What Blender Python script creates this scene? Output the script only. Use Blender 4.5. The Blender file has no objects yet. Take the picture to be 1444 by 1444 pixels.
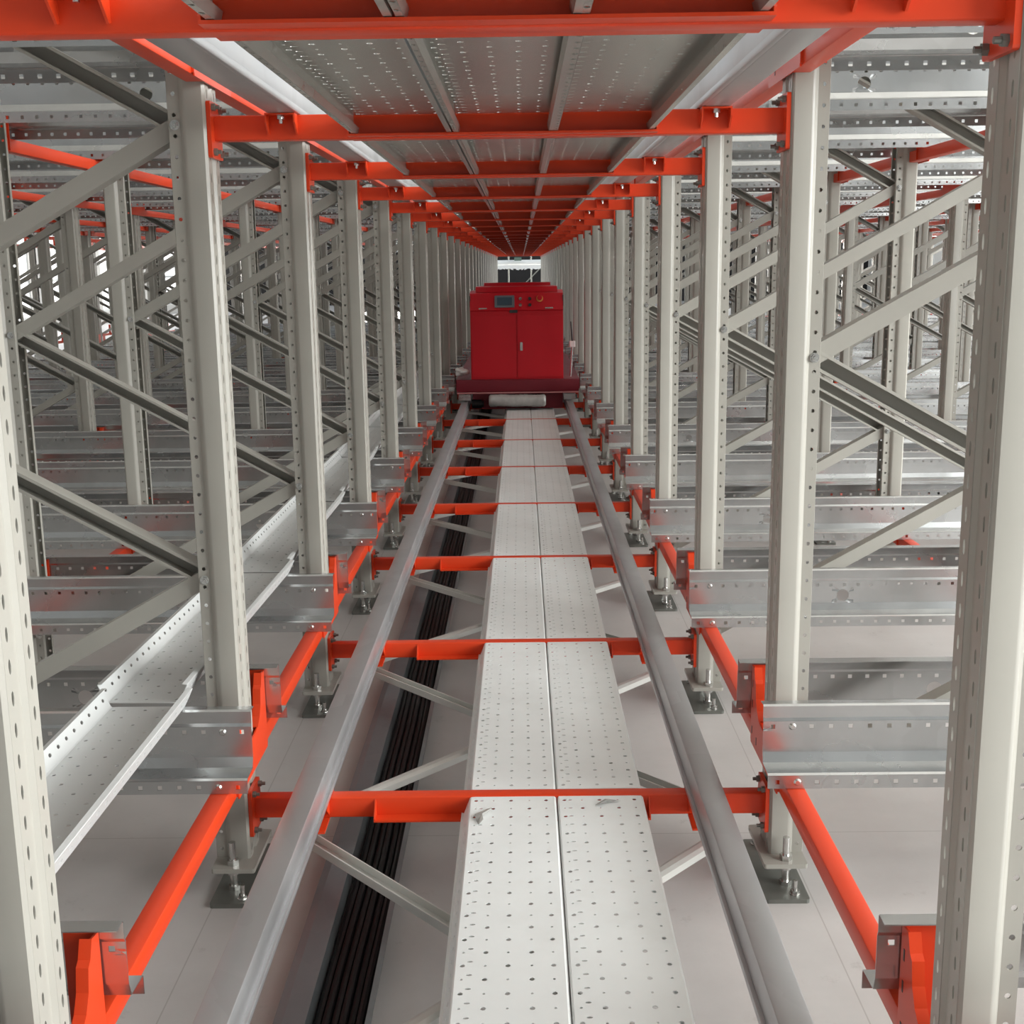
import bpy, bmesh, math, random
from mathutils import Vector, Matrix
random.seed(7)
scene = bpy.context.scene
PI = math.pi

# ------------------------------------------------------------------ camera, world, lights, exposure
F_PX, PITCH, YAW, ROLL, CAM_H = 1706.3, 0.2005, -0.0098, 0.0136, 1.685
cam_d = bpy.data.cameras.new('camera')
cam_d.sensor_width = 36.0
cam_d.lens = F_PX / 1444.0 * 36.0
cam_d.clip_end = 300
cam_d.clip_start = 0.02
cam = bpy.data.objects.new('camera', cam_d)
scene.collection.objects.link(cam)
fw = Vector((math.sin(YAW) * math.cos(PITCH), math.cos(YAW) * math.cos(PITCH), -math.sin(PITCH)))
rt = Vector((math.cos(YAW), -math.sin(YAW), 0))
dn = fw.cross(rt)
r2 = math.cos(ROLL) * rt + math.sin(ROLL) * dn
d2 = -math.sin(ROLL) * rt + math.cos(ROLL) * dn
m = Matrix((r2, -d2, -fw)).transposed().to_4x4()
m.translation = Vector((0, 0, CAM_H))
cam.matrix_world = m
scene.camera = cam

world = bpy.data.worlds.new('daylight')
scene.world = world
world.use_nodes = True
bg = world.node_tree.nodes['Background']
bg.inputs['Color'].default_value = (0.97, 1.0, 0.985, 1)
bg.inputs['Strength'].default_value = 0.38


def area_light(name, loc, target, sx, sy, power, col=(1, 1, 1)):
    d = bpy.data.lights.new(name, 'AREA')
    d.shape = 'RECTANGLE'
    d.size, d.size_y, d.energy, d.color = sx, sy, power, col
    o = bpy.data.objects.new(name, d)
    scene.collection.objects.link(o)
    o.location = loc
    o.rotation_euler = (Vector(target) - Vector(loc)).to_track_quat('-Z', 'Y').to_euler()
    return o


# assumed key light, an unseen lamp added to the right of the viewer
area_light('assumed_key_light', (8.5, -0.6, 3.6), (-0.5, 2.6, 0.6), 7.0, 5.0, 1350, (0.98, 1.0, 0.99))
# assumed long side light, added high on the right; no glazing is modelled
area_light('assumed_high_side_light', (15.0, 14.0, 4.7), (-1.0, 14.0, 0.8), 46.0, 3.6, 6000, (0.985, 1.0, 0.985))
# lamps added past the end of the aisle to brighten the far uprights
area_light('aisle_end_fill', (4.6, 50.0, 1.7), (-0.6, 33.0, 1.0), 4.0, 2.6, 900, (1.0, 0.97, 0.90))
area_light('aisle_end_fill', (-4.6, 50.0, 1.7), (0.6, 33.0, 1.0), 4.0, 2.6, 900, (1.0, 0.97, 0.90))

vs = scene.view_settings
vs.view_transform = 'Standard'
vs.look = 'None'
vs.exposure = 0.0
vs.gamma = 1.0
vs.use_curve_mapping = False
try:
    scene.cycles.max_bounces = 8
    scene.cycles.diffuse_bounces = 4
    scene.cycles.glossy_bounces = 4
    scene.cycles.sample_clamp_indirect = 6.0
except Exception:
    pass

# ------------------------------------------------------------------ dimensions (metres; z = 0 is the floor)
P = 1.4                    # bay length along the aisle
D0 = 3.1503                # distance of frame line n = 0
XL, XR = -0.769, 0.666     # faces of the uprights on the aisle
ZB = 0.247                 # top of the cross beams
LEV = 1.813                # level height
FD, GAP = 1.20, 1.16       # frame depth, gap between frames
NMAX = 27
YN = lambda n: D0 + n * P

# ------------------------------------------------------------------ materials


def node_mat(name):
    mt = bpy.data.materials.new(name)
    mt.use_nodes = True
    nt = mt.node_tree
    return mt, nt, nt.nodes['Principled BSDF']


def paint(name, col, rough, metal=0.0, var=0.06, scale=6.0, bump=0.0, spec=0.5, dirt=None, dirt_amt=0.0, rvar=0.05):
    mt, nt, b = node_mat(name)
    b.inputs['Metallic'].default_value = metal
    b.inputs['Specular IOR Level'].default_value = spec
    tc = nt.nodes.new('ShaderNodeTexCoord')
    nz = nt.nodes.new('ShaderNodeTexNoise')
    nz.inputs['Scale'].default_value = scale
    nz.inputs['Detail'].default_value = 5
    nt.links.new(tc.outputs['Object'], nz.inputs['Vector'])
    rp = nt.nodes.new('ShaderNodeValToRGB')
    rp.color_ramp.elements[0].position = 0.3
    rp.color_ramp.elements[1].position = 0.7
    rp.color_ramp.elements[0].color = tuple(c * (1 - var) for c in col) + (1,)
    rp.color_ramp.elements[1].color = tuple(min(1, c * (1 + var)) for c in col) + (1,)
    nt.links.new(nz.outputs['Fac'], rp.inputs['Fac'])
    out = rp.outputs['Color']
    if dirt:
        n2 = nt.nodes.new('ShaderNodeTexNoise')
        n2.inputs['Scale'].default_value = scale * 0.37
        n2.inputs['Detail'].default_value = 8
        n2.inputs['Roughness'].default_value = 0.7
        nt.links.new(tc.outputs['Object'], n2.inputs['Vector'])
        r2_ = nt.nodes.new('ShaderNodeValToRGB')
        r2_.color_ramp.elements[0].position = 0.5
        r2_.color_ramp.elements[1].position = 0.75
        r2_.color_ramp.elements[0].color = (0, 0, 0, 1)
        r2_.color_ramp.elements[1].color = (dirt_amt,) * 3 + (1,)
        nt.links.new(n2.outputs['Fac'], r2_.inputs['Fac'])
        mx = nt.nodes.new('ShaderNodeMixRGB')
        mx.inputs['Color2'].default_value = tuple(dirt) + (1,)
        nt.links.new(r2_.outputs['Color'], mx.inputs['Fac'])
        nt.links.new(out, mx.inputs['Color1'])
        out = mx.outputs['Color']
    nt.links.new(out, b.inputs['Base Color'])
    mr = nt.nodes.new('ShaderNodeMapRange')
    mr.inputs['To Min'].default_value = max(0.02, rough - rvar)
    mr.inputs['To Max'].default_value = rough + rvar
    nt.links.new(nz.outputs['Fac'], mr.inputs['Value'])
    nt.links.new(mr.outputs['Result'], b.inputs['Roughness'])
    if bump:
        bp = nt.nodes.new('ShaderNodeBump')
        bp.inputs['Strength'].default_value = bump
        bp.inputs['Distance'].default_value = 0.002
        nt.links.new(nz.outputs['Fac'], bp.inputs['Height'])
        nt.links.new(bp.outputs['Normal'], b.inputs['Normal'])
    return mt


def galvanised(name, col, rough, metal=0.85, spangle=14.0, var=0.05):
    mt, nt, b = node_mat(name)
    b.inputs['Metallic'].default_value = metal
    tc = nt.nodes.new('ShaderNodeTexCoord')
    vo = nt.nodes.new('ShaderNodeTexVoronoi')
    vo.inputs['Scale'].default_value = spangle
    nz = nt.nodes.new('ShaderNodeTexNoise')
    nz.inputs['Scale'].default_value = 3.0
    nz.inputs['Detail'].default_value = 6
    nt.links.new(tc.outputs['Object'], vo.inputs['Vector'])
    nt.links.new(tc.outputs['Object'], nz.inputs['Vector'])
    bw = nt.nodes.new('ShaderNodeRGBToBW')
    nt.links.new(vo.outputs['Color'], bw.inputs['Color'])
    ad = nt.nodes.new('ShaderNodeMath')
    ad.operation = 'ADD'
    nt.links.new(bw.outputs['Val'], ad.inputs[0])
    nt.links.new(nz.outputs['Fac'], ad.inputs[1])
    mr = nt.nodes.new('ShaderNodeMapRange')
    mr.inputs['From Min'].default_value = 0.5
    mr.inputs['From Max'].default_value = 1.5
    mr.inputs['To Min'].default_value = 1 - var
    mr.inputs['To Max'].default_value = 1 + var
    nt.links.new(ad.outputs[0], mr.inputs['Value'])
    vm = nt.nodes.new('ShaderNodeVectorMath')
    vm.operation = 'SCALE'
    vm.inputs[0].default_value = col
    nt.links.new(mr.outputs['Result'], vm.inputs['Scale'])
    nt.links.new(vm.outputs['Vector'], b.inputs['Base Color'])
    m2 = nt.nodes.new('ShaderNodeMapRange')
    m2.inputs['From Min'].default_value = 0.3
    m2.inputs['From Max'].default_value = 0.7
    m2.inputs['To Min'].default_value = rough - 0.05
    m2.inputs['To Max'].default_value = rough + 0.07
    nt.links.new(nz.outputs['Fac'], m2.inputs['Value'])
    nt.links.new(m2.outputs['Result'], b.inputs['Roughness'])
    return mt


def floor_mat():
    mt, nt, b = node_mat('concrete_floor')
    tc = nt.nodes.new('ShaderNodeTexCoord')
    n1 = nt.nodes.new('ShaderNodeTexNoise')
    n1.inputs['Scale'].default_value = 0.8
    n1.inputs['Detail'].default_value = 8
    n1.inputs['Roughness'].default_value = 0.65
    nt.links.new(tc.outputs['Object'], n1.inputs['Vector'])
    rp = nt.nodes.new('ShaderNodeValToRGB')
    rp.color_ramp.elements[0].position = 0.3
    rp.color_ramp.elements[1].position = 0.68
    rp.color_ramp.elements[0].color = (0.46, 0.441, 0.428, 1)
    rp.color_ramp.elements[1].color = (0.61, 0.591, 0.576, 1)
    nt.links.new(n1.outputs['Fac'], rp.inputs['Fac'])
    # stains
    n2 = nt.nodes.new('ShaderNodeTexNoise')
    n2.inputs['Scale'].default_value = 7.0
    n2.inputs['Detail'].default_value = 10
    n2.inputs['Roughness'].default_value = 0.75
    nt.links.new(tc.outputs['Object'], n2.inputs['Vector'])
    r2_ = nt.nodes.new('ShaderNodeValToRGB')
    r2_.color_ramp.elements[0].position = 0.60
    r2_.color_ramp.elements[1].position = 0.72
    r2_.color_ramp.elements[0].color = (0, 0, 0, 1)
    r2_.color_ramp.elements[1].color = (0.45, 0.45, 0.45, 1)
    nt.links.new(n2.outputs['Fac'], r2_.inputs['Fac'])
    mx = nt.nodes.new('ShaderNodeMixRGB')
    mx.inputs['Color2'].default_value = (0.29, 0.265, 0.25, 1)
    nt.links.new(r2_.outputs['Color'], mx.inputs['Fac'])
    nt.links.new(rp.outputs['Color'], mx.inputs['Color1'])
    # saw-cut joints
    sp = nt.nodes.new('ShaderNodeSeparateXYZ')
    nt.links.new(tc.outputs['Object'], sp.inputs[0])

    def joint(sock, pitch, off):
        a = nt.nodes.new('ShaderNodeMath'); a.operation = 'ADD'; a.inputs[1].default_value = off
        nt.links.new(sock, a.inputs[0])
        w = nt.nodes.new('ShaderNodeMath'); w.operation = 'PINGPONG'; w.inputs[1].default_value = pitch / 2
        nt.links.new(a.outputs[0], w.inputs[0])
        l = nt.nodes.new('ShaderNodeMath'); l.operation = 'LESS_THAN'; l.inputs[1].default_value = 0.0018
        nt.links.new(w.outputs[0], l.inputs[0])
        return l.outputs[0]
    j1 = joint(sp.outputs['X'], 1.62, 0.852)
    j2 = joint(sp.outputs['Y'], 3.9, 0.51)
    mxx = nt.nodes.new('ShaderNodeMath'); mxx.operation = 'MAXIMUM'
    nt.links.new(j1, mxx.inputs[0]); nt.links.new(j2, mxx.inputs[1])
    ms = nt.nodes.new('ShaderNodeMath'); ms.operation = 'MULTIPLY'; ms.inputs[1].default_value = 0.55
    nt.links.new(mxx.outputs[0], ms.inputs[0])
    m3 = nt.nodes.new('ShaderNodeMixRGB')
    m3.inputs['Color2'].default_value = (0.30, 0.28, 0.26, 1)
    nt.links.new(ms.outputs[0], m3.inputs['Fac'])
    nt.links.new(mx.outputs['Color'], m3.inputs['Color1'])
    nt.links.new(m3.outputs['Color'], b.inputs['Base Color'])
    mr = nt.nodes.new('ShaderNodeMapRange')
    mr.inputs['To Min'].default_value = 0.25
    mr.inputs['To Max'].default_value = 0.55
    nt.links.new(n1.outputs['Fac'], mr.inputs['Value'])
    nt.links.new(mr.outputs['Result'], b.inputs['Roughness'])
    b.inputs['Specular IOR Level'].default_value = 0.4
    return mt


def emit(name, col, s):
    mt, nt, b = node_mat(name)
    b.inputs['Base Color'].default_value = (0.02, 0.02, 0.02, 1)
    b.inputs['Emission Color'].default_value = tuple(col) + (1,)
    b.inputs['Emission Strength'].default_value = s
    return mt


M = {
    'post': paint('grey_beige_paint', (0.385, 0.374, 0.334), 0.30, var=0.03, scale=5, spec=0.5),
    'brace': paint('brace_paint', (0.362, 0.352, 0.315), 0.36, var=0.03, scale=5),
    'galv': galvanised('galvanised_steel', (0.54, 0.55, 0.55), 0.25, metal=0.92),
    'rail': galvanised('bright_drawn_steel', (0.52, 0.525, 0.535), 0.40, metal=0.85, spangle=9.0, var=0.05),
    'plank': paint('pale_galvanised_plank', (0.85, 0.878, 0.872), 0.42, metal=0.1, var=0.05, scale=3.0, dirt=(0.52, 0.49, 0.40), dirt_amt=0.22),
    'orange': paint('orange_powder_coat', (0.67, 0.053, 0.013), 0.34, var=0.04, scale=4, spec=0.35),
    'red': paint('red_powder_coat', (0.58, 0.006, 0.016), 0.42, var=0.03, scale=4, spec=0.4),
    'dark_red': paint('dark_red_paint', (0.17, 0.012, 0.022), 0.45, var=0.08, scale=5, spec=0.35),
    'zinc': galvanised('zinc_bolt', (0.62, 0.62, 0.60), 0.25, metal=0.95, spangle=60),
    'black': paint('black_rubber', (0.004, 0.004, 0.0048), 0.5, var=0.3, scale=30, spec=0.25),
    'dark': paint('dark_plastic', (0.03, 0.03, 0.032), 0.4, var=0.1),
    'base': paint('base_plate_steel', (0.20, 0.205, 0.185), 0.42, metal=0.5, var=0.15, scale=12),
    'floor': floor_mat(),
    'wall': paint('plaster_wall', (0.72, 0.70, 0.66), 0.8, var=0.03, scale=0.6),
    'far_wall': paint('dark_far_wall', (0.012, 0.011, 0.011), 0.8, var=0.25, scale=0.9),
    'white': paint('white_paint', (0.80, 0.81, 0.80), 0.45, var=0.03),
    'foil': paint('silver_wrap', (0.55, 0.545, 0.53), 0.38, metal=0.35, var=0.12, scale=18, bump=0.5),
    'rag': paint('white_rag', (0.8, 0.79, 0.77), 0.9, var=0.05, scale=20),
    'screen': paint('touch_screen_glass', (0.06, 0.10, 0.13), 0.15, var=0.1),
    'bezel': paint('grey_bezel', (0.16, 0.18, 0.20), 0.4, var=0.05),
    'yellow': paint('yellow_button_ring', (0.75, 0.38, 0.10), 0.4),
    'roof': emit('glowing_roof_sheet', (0.60, 0.665, 0.73), 1.05),  # emission stands in for the brightness above the upper planks
    'bar': paint('bracing_bar_zinc', (0.62, 0.62, 0.59), 0.32, metal=0.35, var=0.05, scale=6),
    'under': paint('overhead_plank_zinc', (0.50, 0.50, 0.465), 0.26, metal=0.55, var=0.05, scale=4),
    'lit_edge': paint('lit_red_edge', (0.50, 0.20, 0.20), 0.4),  # edge highlight painted in as a paler red
    'trough': galvanised('dull_trough_steel', (0.23, 0.25, 0.265), 0.45, metal=0.6),
    'tray': paint('tray_zinc', (0.66, 0.675, 0.67), 0.40, metal=0.15, var=0.05, scale=3.0),
    'scrap': paint('grey_film_scrap', (0.42, 0.42, 0.40), 0.35, var=0.3, scale=40),
    'cream': paint('cream_panel', (0.66, 0.56, 0.50), 0.6),
    'green': paint('green_panel', (0.10, 0.16, 0.13), 0.6),
}

# ------------------------------------------------------------------ helpers
COL = scene.collection


class MB:
    """collects faces; build() makes one mesh datablock"""

    def __init__(self):
        self.v, self.f = [], []

    def add(self, vs, fs):
        o = len(self.v)
        self.v += [tuple(p) for p in vs]
        self.f += [tuple(i + o for i in q) for q in fs]
        return self

    def box(self, x0, x1, y0, y1, z0, z1):
        x0, x1 = min(x0, x1), max(x0, x1)
        y0, y1 = min(y0, y1), max(y0, y1)
        z0, z1 = min(z0, z1), max(z0, z1)
        return self.add([(x0, y0, z0), (x1, y0, z0), (x1, y1, z0), (x0, y1, z0), (x0, y0, z1), (x1, y0, z1), (x1, y1, z1), (x0, y1, z1)],
                        [(0, 3, 2, 1), (4, 5, 6, 7), (0, 1, 5, 4), (1, 2, 6, 5), (2, 3, 7, 6), (3, 0, 4, 7)])

    def prism(self, poly, a0, a1, axis='x'):
        """closed polygon extruded along an axis: x -> poly is (y, z); y -> (x, z); z -> (x, y)"""
        n = len(poly)
        mk = {'x': lambda a, p: (a, p[0], p[1]), 'y': lambda a, p: (p[0], a, p[1]), 'z': lambda a, p: (p[0], p[1], a)}[axis]
        vs = [mk(a0, p) for p in poly] + [mk(a1, p) for p in poly]
        fs = [(i, (i + 1) % n, n + (i + 1) % n, n + i) for i in range(n)]
        fs += [tuple(range(n - 1, -1, -1)), tuple(range(n, 2 * n))]
        return self.add(vs, fs)

    def cyl(self, p0, p1, r0, r1=None, seg=12):
        r1 = r0 if r1 is None else r1
        p0, p1 = Vector(p0), Vector(p1)
        d = (p1 - p0).normalized()
        a = d.orthogonal().normalized()
        b = d.cross(a)
        vs = []
        for p, r in ((p0, r0), (p1, r1)):
            for i in range(seg):
                t = 2 * PI * i / seg
                vs.append(p + a * (r * math.cos(t)) + b * (r * math.sin(t)))
        fs = [(i, (i + 1) % seg, seg + (i + 1) % seg, seg + i) for i in range(seg)]
        fs += [tuple(range(seg - 1, -1, -1)), tuple(range(seg, 2 * seg))]
        return self.add(vs, fs)

    def build(self, name, mat, smooth=False, solid=0.0, merge=True):
        me = bpy.data.meshes.new(name)
        me.from_pydata(self.v, [], self.f)
        bm = bmesh.new()
        bm.from_mesh(me)
        if merge:
            bmesh.ops.remove_doubles(bm, verts=bm.verts, dist=2e-5)
        bmesh.ops.recalc_face_normals(bm, faces=bm.faces)
        bm.to_mesh(me)
        bm.free()
        if solid:
            tmp = bpy.data.objects.new('tmp', me)
            COL.objects.link(tmp)
            md = tmp.modifiers.new('s', 'SOLIDIFY')
            md.thickness = solid
            md.offset = 0.0
            dg = bpy.context.evaluated_depsgraph_get()
            me2 = bpy.data.meshes.new_from_object(tmp.evaluated_get(dg))
            bpy.data.objects.remove(tmp)
            bpy.data.meshes.remove(me)
            me = me2
            me.name = name
        me.materials.clear()
        me.materials.append(mat)
        if smooth:
            me.polygons.foreach_set('use_smooth', [True] * len(me.polygons))
            try:
                me.set_sharp_from_angle(angle=math.radians(smooth if smooth is not True else 40))
            except Exception:
                pass
        return me


def rrect(w, h, r, seg=3, cx=0, cy=0):
    pts = []
    for sx, sy, a0 in ((1, 1, 0), (-1, 1, PI / 2), (-1, -1, PI), (1, -1, 1.5 * PI)):
        for k in range(seg + 1):
            t = a0 + k / seg * PI / 2
            pts.append((cx + sx * (w / 2 - r) + r * math.cos(t), cy + sy * (h / 2 - r) + r * math.sin(t)))
    return pts


def holed_strip(mb, mapf, length, u0, u1, cols=(), pitch=0.05, skip=()):
    """strip (s along length, u across) with holes; cols: (u centre, half width s, half height u, 'sq'|'round', phase every, offset)"""
    if not cols:
        mb.add([mapf(0, u0), mapf(length, u0), mapf(length, u1), mapf(0, u1)], [(0, 1, 2, 3)])
        return
    cols = sorted(cols)
    b = [u0] + [(cols[i][0] + cols[i + 1][0]) / 2 for i in range(len(cols) - 1)] + [u1]
    nc = int(round(length / pitch))
    pt = length / nc
    for ci, c in enumerate(cols):
        ua, ub = b[ci], b[ci + 1]
        for k in range(nc):
            s0, s1 = k * pt, (k + 1) * pt
            sc = (s0 + s1) / 2
            big = c[1:4] if (len(c) < 5 or k % 2 == c[4]) else None
            if big is None and len(c) > 5 and c[5]:
                big = c[5]
            if big is None or k in skip:
                mb.add([mapf(s0, ua), mapf(s1, ua), mapf(s1, ub), mapf(s0, ub)], [(0, 1, 2, 3)])
                continue
            hs, hu, sh = big
            outer = [(s0, ua), (sc, ua), (s1, ua), (s1, c[0]), (s1, ub), (sc, ub), (s0, ub), (s0, c[0])]
            if sh == 'sq':
                q = [(-1, -1), (0, -1), (1, -1), (1, 0), (1, 1), (0, 1), (-1, 1), (-1, 0)]
            else:
                k7 = 0.7071
                q = [(-k7, -k7), (0, -1), (k7, -k7), (1, 0), (k7, k7), (0, 1), (-k7, k7), (-1, 0)]
            inner = [(sc + a * hs, c[0] + e * hu) for a, e in q]
            vs = [mapf(*p) for p in outer] + [mapf(*p) for p in inner]
            mb.add(vs, [(i, (i + 1) % 8, 8 + (i + 1) % 8, 8 + i) for i in range(8)])


def seg_map(a, b, axis):
    """profile segment a -> b; axis 'z': profile in (x, y) extruded up; 'x': profile (y, z) extruded along x; 'y': profile (x, z)"""
    a, b = Vector(a), Vector(b)
    L = (b - a).length

    def f(s, u):
        p = a + (b - a) * (u / L)
        return {'z': (p.x, p.y, s), 'x': (s, p.x, p.y), 'y': (p.x, s, p.y)}[axis]
    return f, L


def link(name, data, parent=None, loc=(0, 0, 0), rot=(0, 0, 0)):
    o = bpy.data.objects.new(name, data)
    COL.objects.link(o)
    o.parent = parent
    o.location = loc
    o.rotation_euler = rot
    return o


def tag(o, label, cat, group=None, kind=None):
    if label:
        o['label'] = label
    if cat:
        o['category'] = cat
    if group:
        o['group'] = group
    o['kind'] = kind or 'thing'
    return o


def struct(name, mesh, loc=(0, 0, 0), parent=None):
    o = link(name, mesh, parent, loc)
    if parent is None:
        o['kind'] = 'structure'
    return o


ORD = ['first', 'second', 'third', 'fourth', 'fifth', 'sixth', 'seventh', 'eighth', 'ninth', 'tenth', 'eleventh', 'twelfth', 'thirteenth',
       'fourteenth', 'fifteenth', 'sixteenth', 'seventeenth', 'eighteenth', 'nineteenth', 'twentieth', 'twenty-first', 'twenty-second',
       'twenty-third', 'twenty-fourth', 'twenty-fifth', 'twenty-sixth', 'twenty-seventh', 'twenty-eighth', 'twenty-ninth', 'thirtieth', 'thirty-first']


def od(n):            # n = -1 is the nearest frame line
    return ORD[n + 1]


# ------------------------------------------------------------------ the hall
struct('floor', MB().box(-24, 24, -12, 62, -0.2, 0).build('floor', M['floor']))
cl = struct('ceiling', MB().box(-24, 24, -3, 20, 7.0, 7.05).build('ceiling', M['wall']))
link('roof_glow', MB().box(-24, 24, 20, 62, 7.0, 7.05).build('roof_glow', M['roof']), cl)  # glow added to the far roof so the overhead gaps read bright

# left wall: plaster with tall window openings and panes
wl = MB()
WX0, WX1 = -14.3, -14.0
wl.box(WX0, WX1, -3, 62, 0, 0.35)
wl.box(WX0, WX1, -3, 62, 3.6, 7.0)
wins = []
yy = 21.0
wl.box(WX0, WX1, -3, yy, 0.35, 3.6)
while yy < 58:
    wins.append((yy, yy + 4.2))
    wl.box(WX0, WX1, yy + 4.2, yy + 5.0, 0.35, 3.6)
    yy += 5.0
wl.box(WX0, WX1, yy, 62, 0.35, 3.6)
struct('wall_left', wl.build('wall_left', M['wall']))
fr = MB()
for z in (0.40, 1.45, 2.5, 3.55):
    fr.box(-14.18, -14.1, 0, 4.2, z - 0.04, z + 0.04)
for y in (0.03, 1.4, 2.8, 4.17):
    fr.box(-14.18, -14.1, y - 0.03, y + 0.03, 0.36, 3.59)
frm = fr.build('window_frame', M['white'])
gm = emit('daylit_frosted_pane', (1.0, 1.0, 0.98), 3.0)
pane = MB().box(-14.145, -14.135, 0, 4.2, 0.36, 3.59).build('pane', gm)
for i, (a, b_) in enumerate(wins):
    w = struct('window_%d' % (i + 1), frm, (0, a, 0))
    link('pane', pane, w)

# right wall: plaster with small dark openings
struct('wall_right', MB().box(16.0, 16.3, 10, 62, 0, 7.0).build('wall_right', M['wall']))
for i, (y, z0, z1, w) in enumerate(((30, 1.0, 1.7, 1.1), (33.5, 1.9, 2.5, 0.6), (36.5, 0.5, 1.5, 0.8), (40, 1.6, 2.4, 1.0), (44, 0.6, 1.8, 0.7), (48, 1.4, 2.5, 0.9), (26.5, 0.7, 1.5, 0.7))):
    o = struct('window_%d' % (len(wins) + 1 + i), MB().box(15.97, 16.05, y, y + w, z0, z1).build('window', M['dark']))
    f = MB().box(15.94, 16.0, y - 0.06, y, z0, z1).box(15.94, 16.0, y + w, y + w + 0.06, z0, z1).box(15.94, 16.0, y - 0.06, y + w + 0.06, z1, z1 + 0.06).box(15.94, 16.0, y - 0.06, y + w + 0.06, z0 - 0.06, z0)
    link('window_frame', f.build('window_frame', M['white']), o)
o = link('wall_cabinet', MB().box(15.3, 15.98, 34.2, 36.0, 0.0, 2.6).build('cabinet_body', M['cream']))
tag(o, 'cream coloured cabinet standing against the far right wall', 'cabinet')
link('door', MB().box(15.27, 15.3, 34.3, 35.9, 0.1, 2.45).build('door', M['cream']), o)
# far wall: dark
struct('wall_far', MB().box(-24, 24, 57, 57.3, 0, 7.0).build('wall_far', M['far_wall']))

# scaffold and pipe at the far end of the aisle
sc_ = link('scaffold', None, None, (-0.02, 45.0, 0))
tag(sc_, 'grey tube scaffold with a white pipe across the dark far end of the aisle', 'scaffold')
for x in (-0.42, 0.40):
    link('pole', MB().cyl((x, 0, 0), (x, 0, 3.4), 0.026).build('pole', M['base']), sc_)
link('diagonal_tube', MB().cyl((-0.3, 0.05, 0.6), (0.75, 0.05, 1.62), 0.02).build('diagonal_tube', M['base']), sc_)
for z in (0.5, 2.25):
    link('ledger_tube', MB().cyl((-1.2, 0, z), (1.2, 0, z), 0.02).build('ledger_tube', M['base']), sc_)
link('white_pipe', MB().cyl((-1.98, -0.4, 1.79), (2.02, -0.4, 1.81), 0.10, seg=16).build('white_pipe', M['white'], smooth=True), sc_)
rgm = MB()
xs = [-0.95 + i * 0.1 for i in range(20)]
for i in range(19):
    h0, h1 = 1.60 - 0.07 * random.random(), 1.60 - 0.07 * random.random()
    rgm.add([(xs[i], -0.52, 1.72), (xs[i + 1], -0.52, 1.72), (xs[i + 1], -0.52, h1), (xs[i], -0.52, h0)], [(0, 1, 2, 3)])
link('plastic_sheet', rgm.build('plastic_sheet', M['white'], solid=0.01), sc_)
link('green_box', MB().prism(rrect(0.26, 0.12, 0.02, cx=-0.08, cy=1.93), -0.75, -0.6, 'y').build('green_box', M['green']), sc_)

# ------------------------------------------------------------------ upright frames
# post section (x = away from the loaded face, y across), extruded along z
PZ0, PZ1 = 0.085, 3.285
half = [(0.008, 0.0), (0.008, 0.010), (0.0, 0.018), (0.0, 0.054), (0.006, 0.060), (0.047, 0.060), (0.053, 0.0582), (0.0575, 0.0545), (0.061, 0.049), (0.065, 0.046), (0.094, 0.046), (0.094, 0.030)]


def post_mesh(holes):
    mb = MB()
    H = PZ1 - PZ0
    for s in (1, -1):
        pr = [(x, y * s) for x, y in half]
        for i in range(len(pr) - 1):
            f, L = seg_map(pr[i], pr[i + 1], 'z')
            g = lambda s_, u, f=f: (f(s_, u)[0], f(s_, u)[1], f(s_, u)[2] + PZ0)
            cols = ()
            if holes and i == 2:
                cols = ((L * 0.5, 0.0125, 0.0042, 'round'),)
            if holes and i == 9:
                cols = ((L * 0.5, 0.0052, 0.0052, 'round'),)
            holed_strip(mb, g, H, 0, L, cols, 0.05)
    return mb.build('post', M['post'], solid=0.0025, smooth=40)


POST = post_mesh(True)
POST_FAR = post_mesh(False)

NX = 0.079                               # bracing bolt line behind the loaded face
BDX, BDZ = FD - 2 * NX, 0.578
BL = math.hypot(BDX, BDZ)
bang = math.atan2(BDZ, BDX)
cprof = [(0.026, -0.0155), (0.026, -0.0225), (-0.026, -0.0225), (-0.026, 0.0225), (0.026, 0.0225), (0.026, 0.0155)]   # (y, z): web at -y


def brace_mesh(sgn):
    mb = MB()
    pr = [(y * sgn, z) for y, z in cprof]
    for i in range(len(pr) - 1):
        f, L = seg_map(pr[i], pr[i + 1], 'x')
        g = lambda s, u, f=f: (f(s, u)[0] - BL / 2 - 0.02, f(s, u)[1], f(s, u)[2])
        holed_strip(mb, g, BL + 0.04, 0, L)
    return mb.build('brace', M['brace'], solid=0.0025)


BRACE_FLAT, BRACE_OPEN = brace_mesh(1), brace_mesh(-1)

# foot hardware
BASE = MB().prism(rrect(0.12, 0.35, 0.008, 2), 0, 0.012, 'z').build('base_plate', M['base'])
SEAT = MB().prism(rrect(0.118, 0.24, 0.006, 2), 0.072, 0.085, 'z').build('seat_plate', M['post'])
SCREW = MB()
SCREW.cyl((0, 0, 0.012), (0, 0, 0.15), 0.0095, seg=12)
for z0, z1 in ((0.012, 0.024), (0.058, 0.072), (0.085, 0.10)):
    SCREW.cyl((0, 0, z0), (0, 0, z1), 0.017, seg=6)
SCREW = SCREW.build('leveling_screw', M['zinc'])
ANCH = MB().cyl((0, 0, 0.012), (0, 0, 0.052), 0.006, seg=10).cyl((0, 0, 0.014), (0, 0, 0.024), 0.012, seg=6).cyl((0, 0, 0.012), (0, 0, 0.0145), 0.015, seg=14).build('anchor_bolt', M['zinc'])
BOLT = MB().cyl((0, 0, 0), (0, -0.008, 0), 0.0095, seg=6).cyl((0, -0.008, 0), (0, -0.014, 0), 0.005, seg=8).cyl((0, 0.001, 0), (0, -0.0015, 0), 0.0125, seg=14).build('bolt', M['zinc'])


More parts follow.
